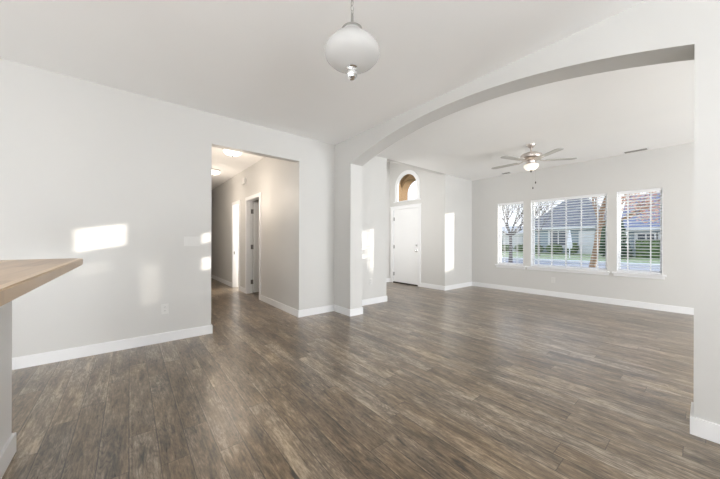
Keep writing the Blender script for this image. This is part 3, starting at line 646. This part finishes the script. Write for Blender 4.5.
def conifer(x, y, r, h, label):
    t = thing('conifer', label, 'tree', (x, y, zg(y) - 0.03))
    b = B()
    for k in range(7):
        z0 = 0.15 + (h - 0.3) * k / 7; rr = r * (1 - k / 7.6); lathe(b, [(0, z0 + (h / 7) * 1.5), (rr * 0.45, z0 + h / 7 * 0.8), (rr, z0), (rr * 0.5, z0 + 0.05), (0, z0 + 0.06)], n=14)
    def f():
        k = random.random() ** 1.6; a = random.uniform(0, 6.28); q = r * (1 - k) * random.uniform(0.8, 1.08) + 0.03
        return (q * math.cos(a), q * math.sin(a), 0.15 + k * (h - 0.2))
    leaves(b, f, 900, 0.17); obj('foliage', b, GREEN2, t)
    b = B(); tube(b, [(0, 0, -0.03), (0, 0, 0.4)], 0.09, 8); obj('trunk', b, BARKG, t)
shrub(-16.2, 36.6, 1.1, 0.6, 0.95, 240, 'low dark green shrub before the pale house')
shrub(-14.3, 36.6, 0.8, 0.6, 1.0, 240, 'low dark green shrub right of the bare tree trunk')
shrub(-5.95, 33.0, 0.7, 0.7, 3.3, 700, 'dark green shrub right of the leaning tan trunk, by the garage', GREEN2, 'evergreen_shrub', None)
conifer(-4.72, 32.6, 0.75, 3.4, 'dark green conifer left of the long hedge, seen through the right window')

def branch(b, p, d, r, L, depth, n=6, spread=0.55, tips=None):
    p = Vector(p); d = Vector(d).normalized(); pts = [p]; rr = [r]
    for k in range(3):
        d = (d + Vector((random.uniform(-.14, .14), random.uniform(-.14, .14), random.uniform(-.02, .12)))).normalized(); p = p + d * L / 3; pts.append(p); rr.append(r * (1 - 0.14 * (k + 1)))
    tube(b, pts, rr, n)
    if depth == 0:
        if tips is not None: tips.append(p)
        return
    for k in range(3 if depth > 1 else 2):
        dd = (d + Vector((random.uniform(-1, 1), random.uniform(-1, 1), random.uniform(-0.1, 0.7))) * spread).normalized()
        branch(b, p if k else pts[2], dd, r * 0.58, L * 0.78, depth - 1, max(4, n - 1), spread, tips)
# bare tree beyond the left window
t = thing('bare_tree', 'bare grey tree with forked branches behind the left window', 'tree', (-9.3, 22.0, -0.42))
b = B(); tube(b, [(0, 0, -0.03), (0.03, 0, 1.0), (0.0, 0, 2.1)], [0.16, 0.11, 0.10], 8); obj('trunk', b, BARKG, t)
b = B()
for d in ((-0.45, 0, 1), (0.12, 0.1, 1), (0.75, 0, 0.9), (-0.9, 0.1, 0.45), (0.95, -0.1, 0.4), (-0.1, -0.3, 1)): branch(b, (0, 0, 2.0), d, 0.085, 1.2, 3, 5, 0.6)
obj('branches', b, BARKG, t)
t = thing('bare_tree', 'fine twigged bare tree in front of the slate roof, behind the wide window', 'tree', (-10.6, 31.5, zg(31.5) - 0.04))
b = B(); tube(b, [(0, 0, -0.03), (0.03, 0, 1.2), (0.0, 0, 2.4)], [0.10, 0.08, 0.07], 8); obj('trunk', b, BARKG, t)
b = B()
for d in ((-0.5, 0, 1), (0.1, 0.1, 1), (0.7, 0, 0.9), (-0.8, 0.1, 0.6)): branch(b, (0, 0, 2.35), d, 0.05, 1.3, 4, 4, 0.6)
obj('branches', b, BARKG, t)
# rust leaved tree in the near yard
t = thing('rust_leaved_tree', 'small tree with leaning tan trunk and rust red leaves between windows', 'tree', (-2.72, 13.0, -0.44))
b = B(); trunk = [(0.0, 0, -0.02), (0.05, 0, 0.6), (0.16, 0, 1.3), (0.22, 0.05, 1.9), (0.33, 0.05, 2.6), (0.48, 0.0, 3.3)]; tube(b, trunk, [0.115, 0.10, 0.085, 0.075, 0.06, 0.035], 10); obj('trunk', b, BARK, t, True)
b = B(); tips = []
for d in ((1.0, 0, 0.55), (0.9, 0.3, 0.8), (0.3, -0.3, 1), (1.0, -0.3, 0.35), (-0.3, 0.2, 1), (0.8, 0, 0.25)): branch(b, (0.25, 0.03, 2.1 + random.uniform(0, 0.7)), d, 0.045, 0.75, 2, 5, 0.6, tips)
obj('branches', b, BARK, t)
b = B(); leaves(b, lambda: inell((1.6, 0, 3.05), (0.95, 0.9, 0.85)), 1900, 0.085); leaves(b, lambda: inell((0.7, 0.1, 3.6), (0.9, 0.8, 0.8)), 260, 0.09); obj('foliage', b, REDL, t)
# added tree out of view, placed to keep low sun off the wide window
t = thing('shade_evergreen', 'added dense evergreen out of view, shading the wide window', 'tree', (3.05, 13.0, -0.44))
b = B(); bmesh.ops.create_icosphere(b, subdivisions=4, radius=1)
for v in b.verts:
    k = 0.97 + random.uniform(-0.04, 0.04); v.co = Vector((v.co.x * 0.66 * k, v.co.y * 0.66 * k, 2.0 + v.co.z * 2.0 * k))
leaves(b, lambda: inell((0, 0, 2.0), (0.68, 0.68, 2.0)), 1200, 0.12); obj('foliage', b, GREEN2, t)
b = B(); tube(b, [(0, 0, -0.02), (0, 0, 1.5)], 0.09, 8); obj('trunk', b, BARKG, t)
shrub(4.32, 13.0, 0.5, 0.5, 3.25, 500, 'added tall narrow shrub out of view, shading the right window', GREEN2, 'evergreen_shrub', None)  # added unseen shrub, blocks the lower sun through the right window
# white wrapped post on the far lawn
t = thing('lawn_post', 'slim white post with tapered white cover on far lawn', 'post', (-7.75, 30.2, zg(30.2) - 0.05))
b = B(); tube(b, [(0, 0, 0), (0, 0, 1.0)], 0.045, 8); obj('pole', b, VINYL, t)
b = B(); lathe(b, [(0, 0.9), (0.16, 0.9), (0.22, 1.15), (0.17, 1.6), (0.10, 2.1), (0.05, 2.5), (0, 2.6)], n=14); obj('cover', b, VINYL, t, True)
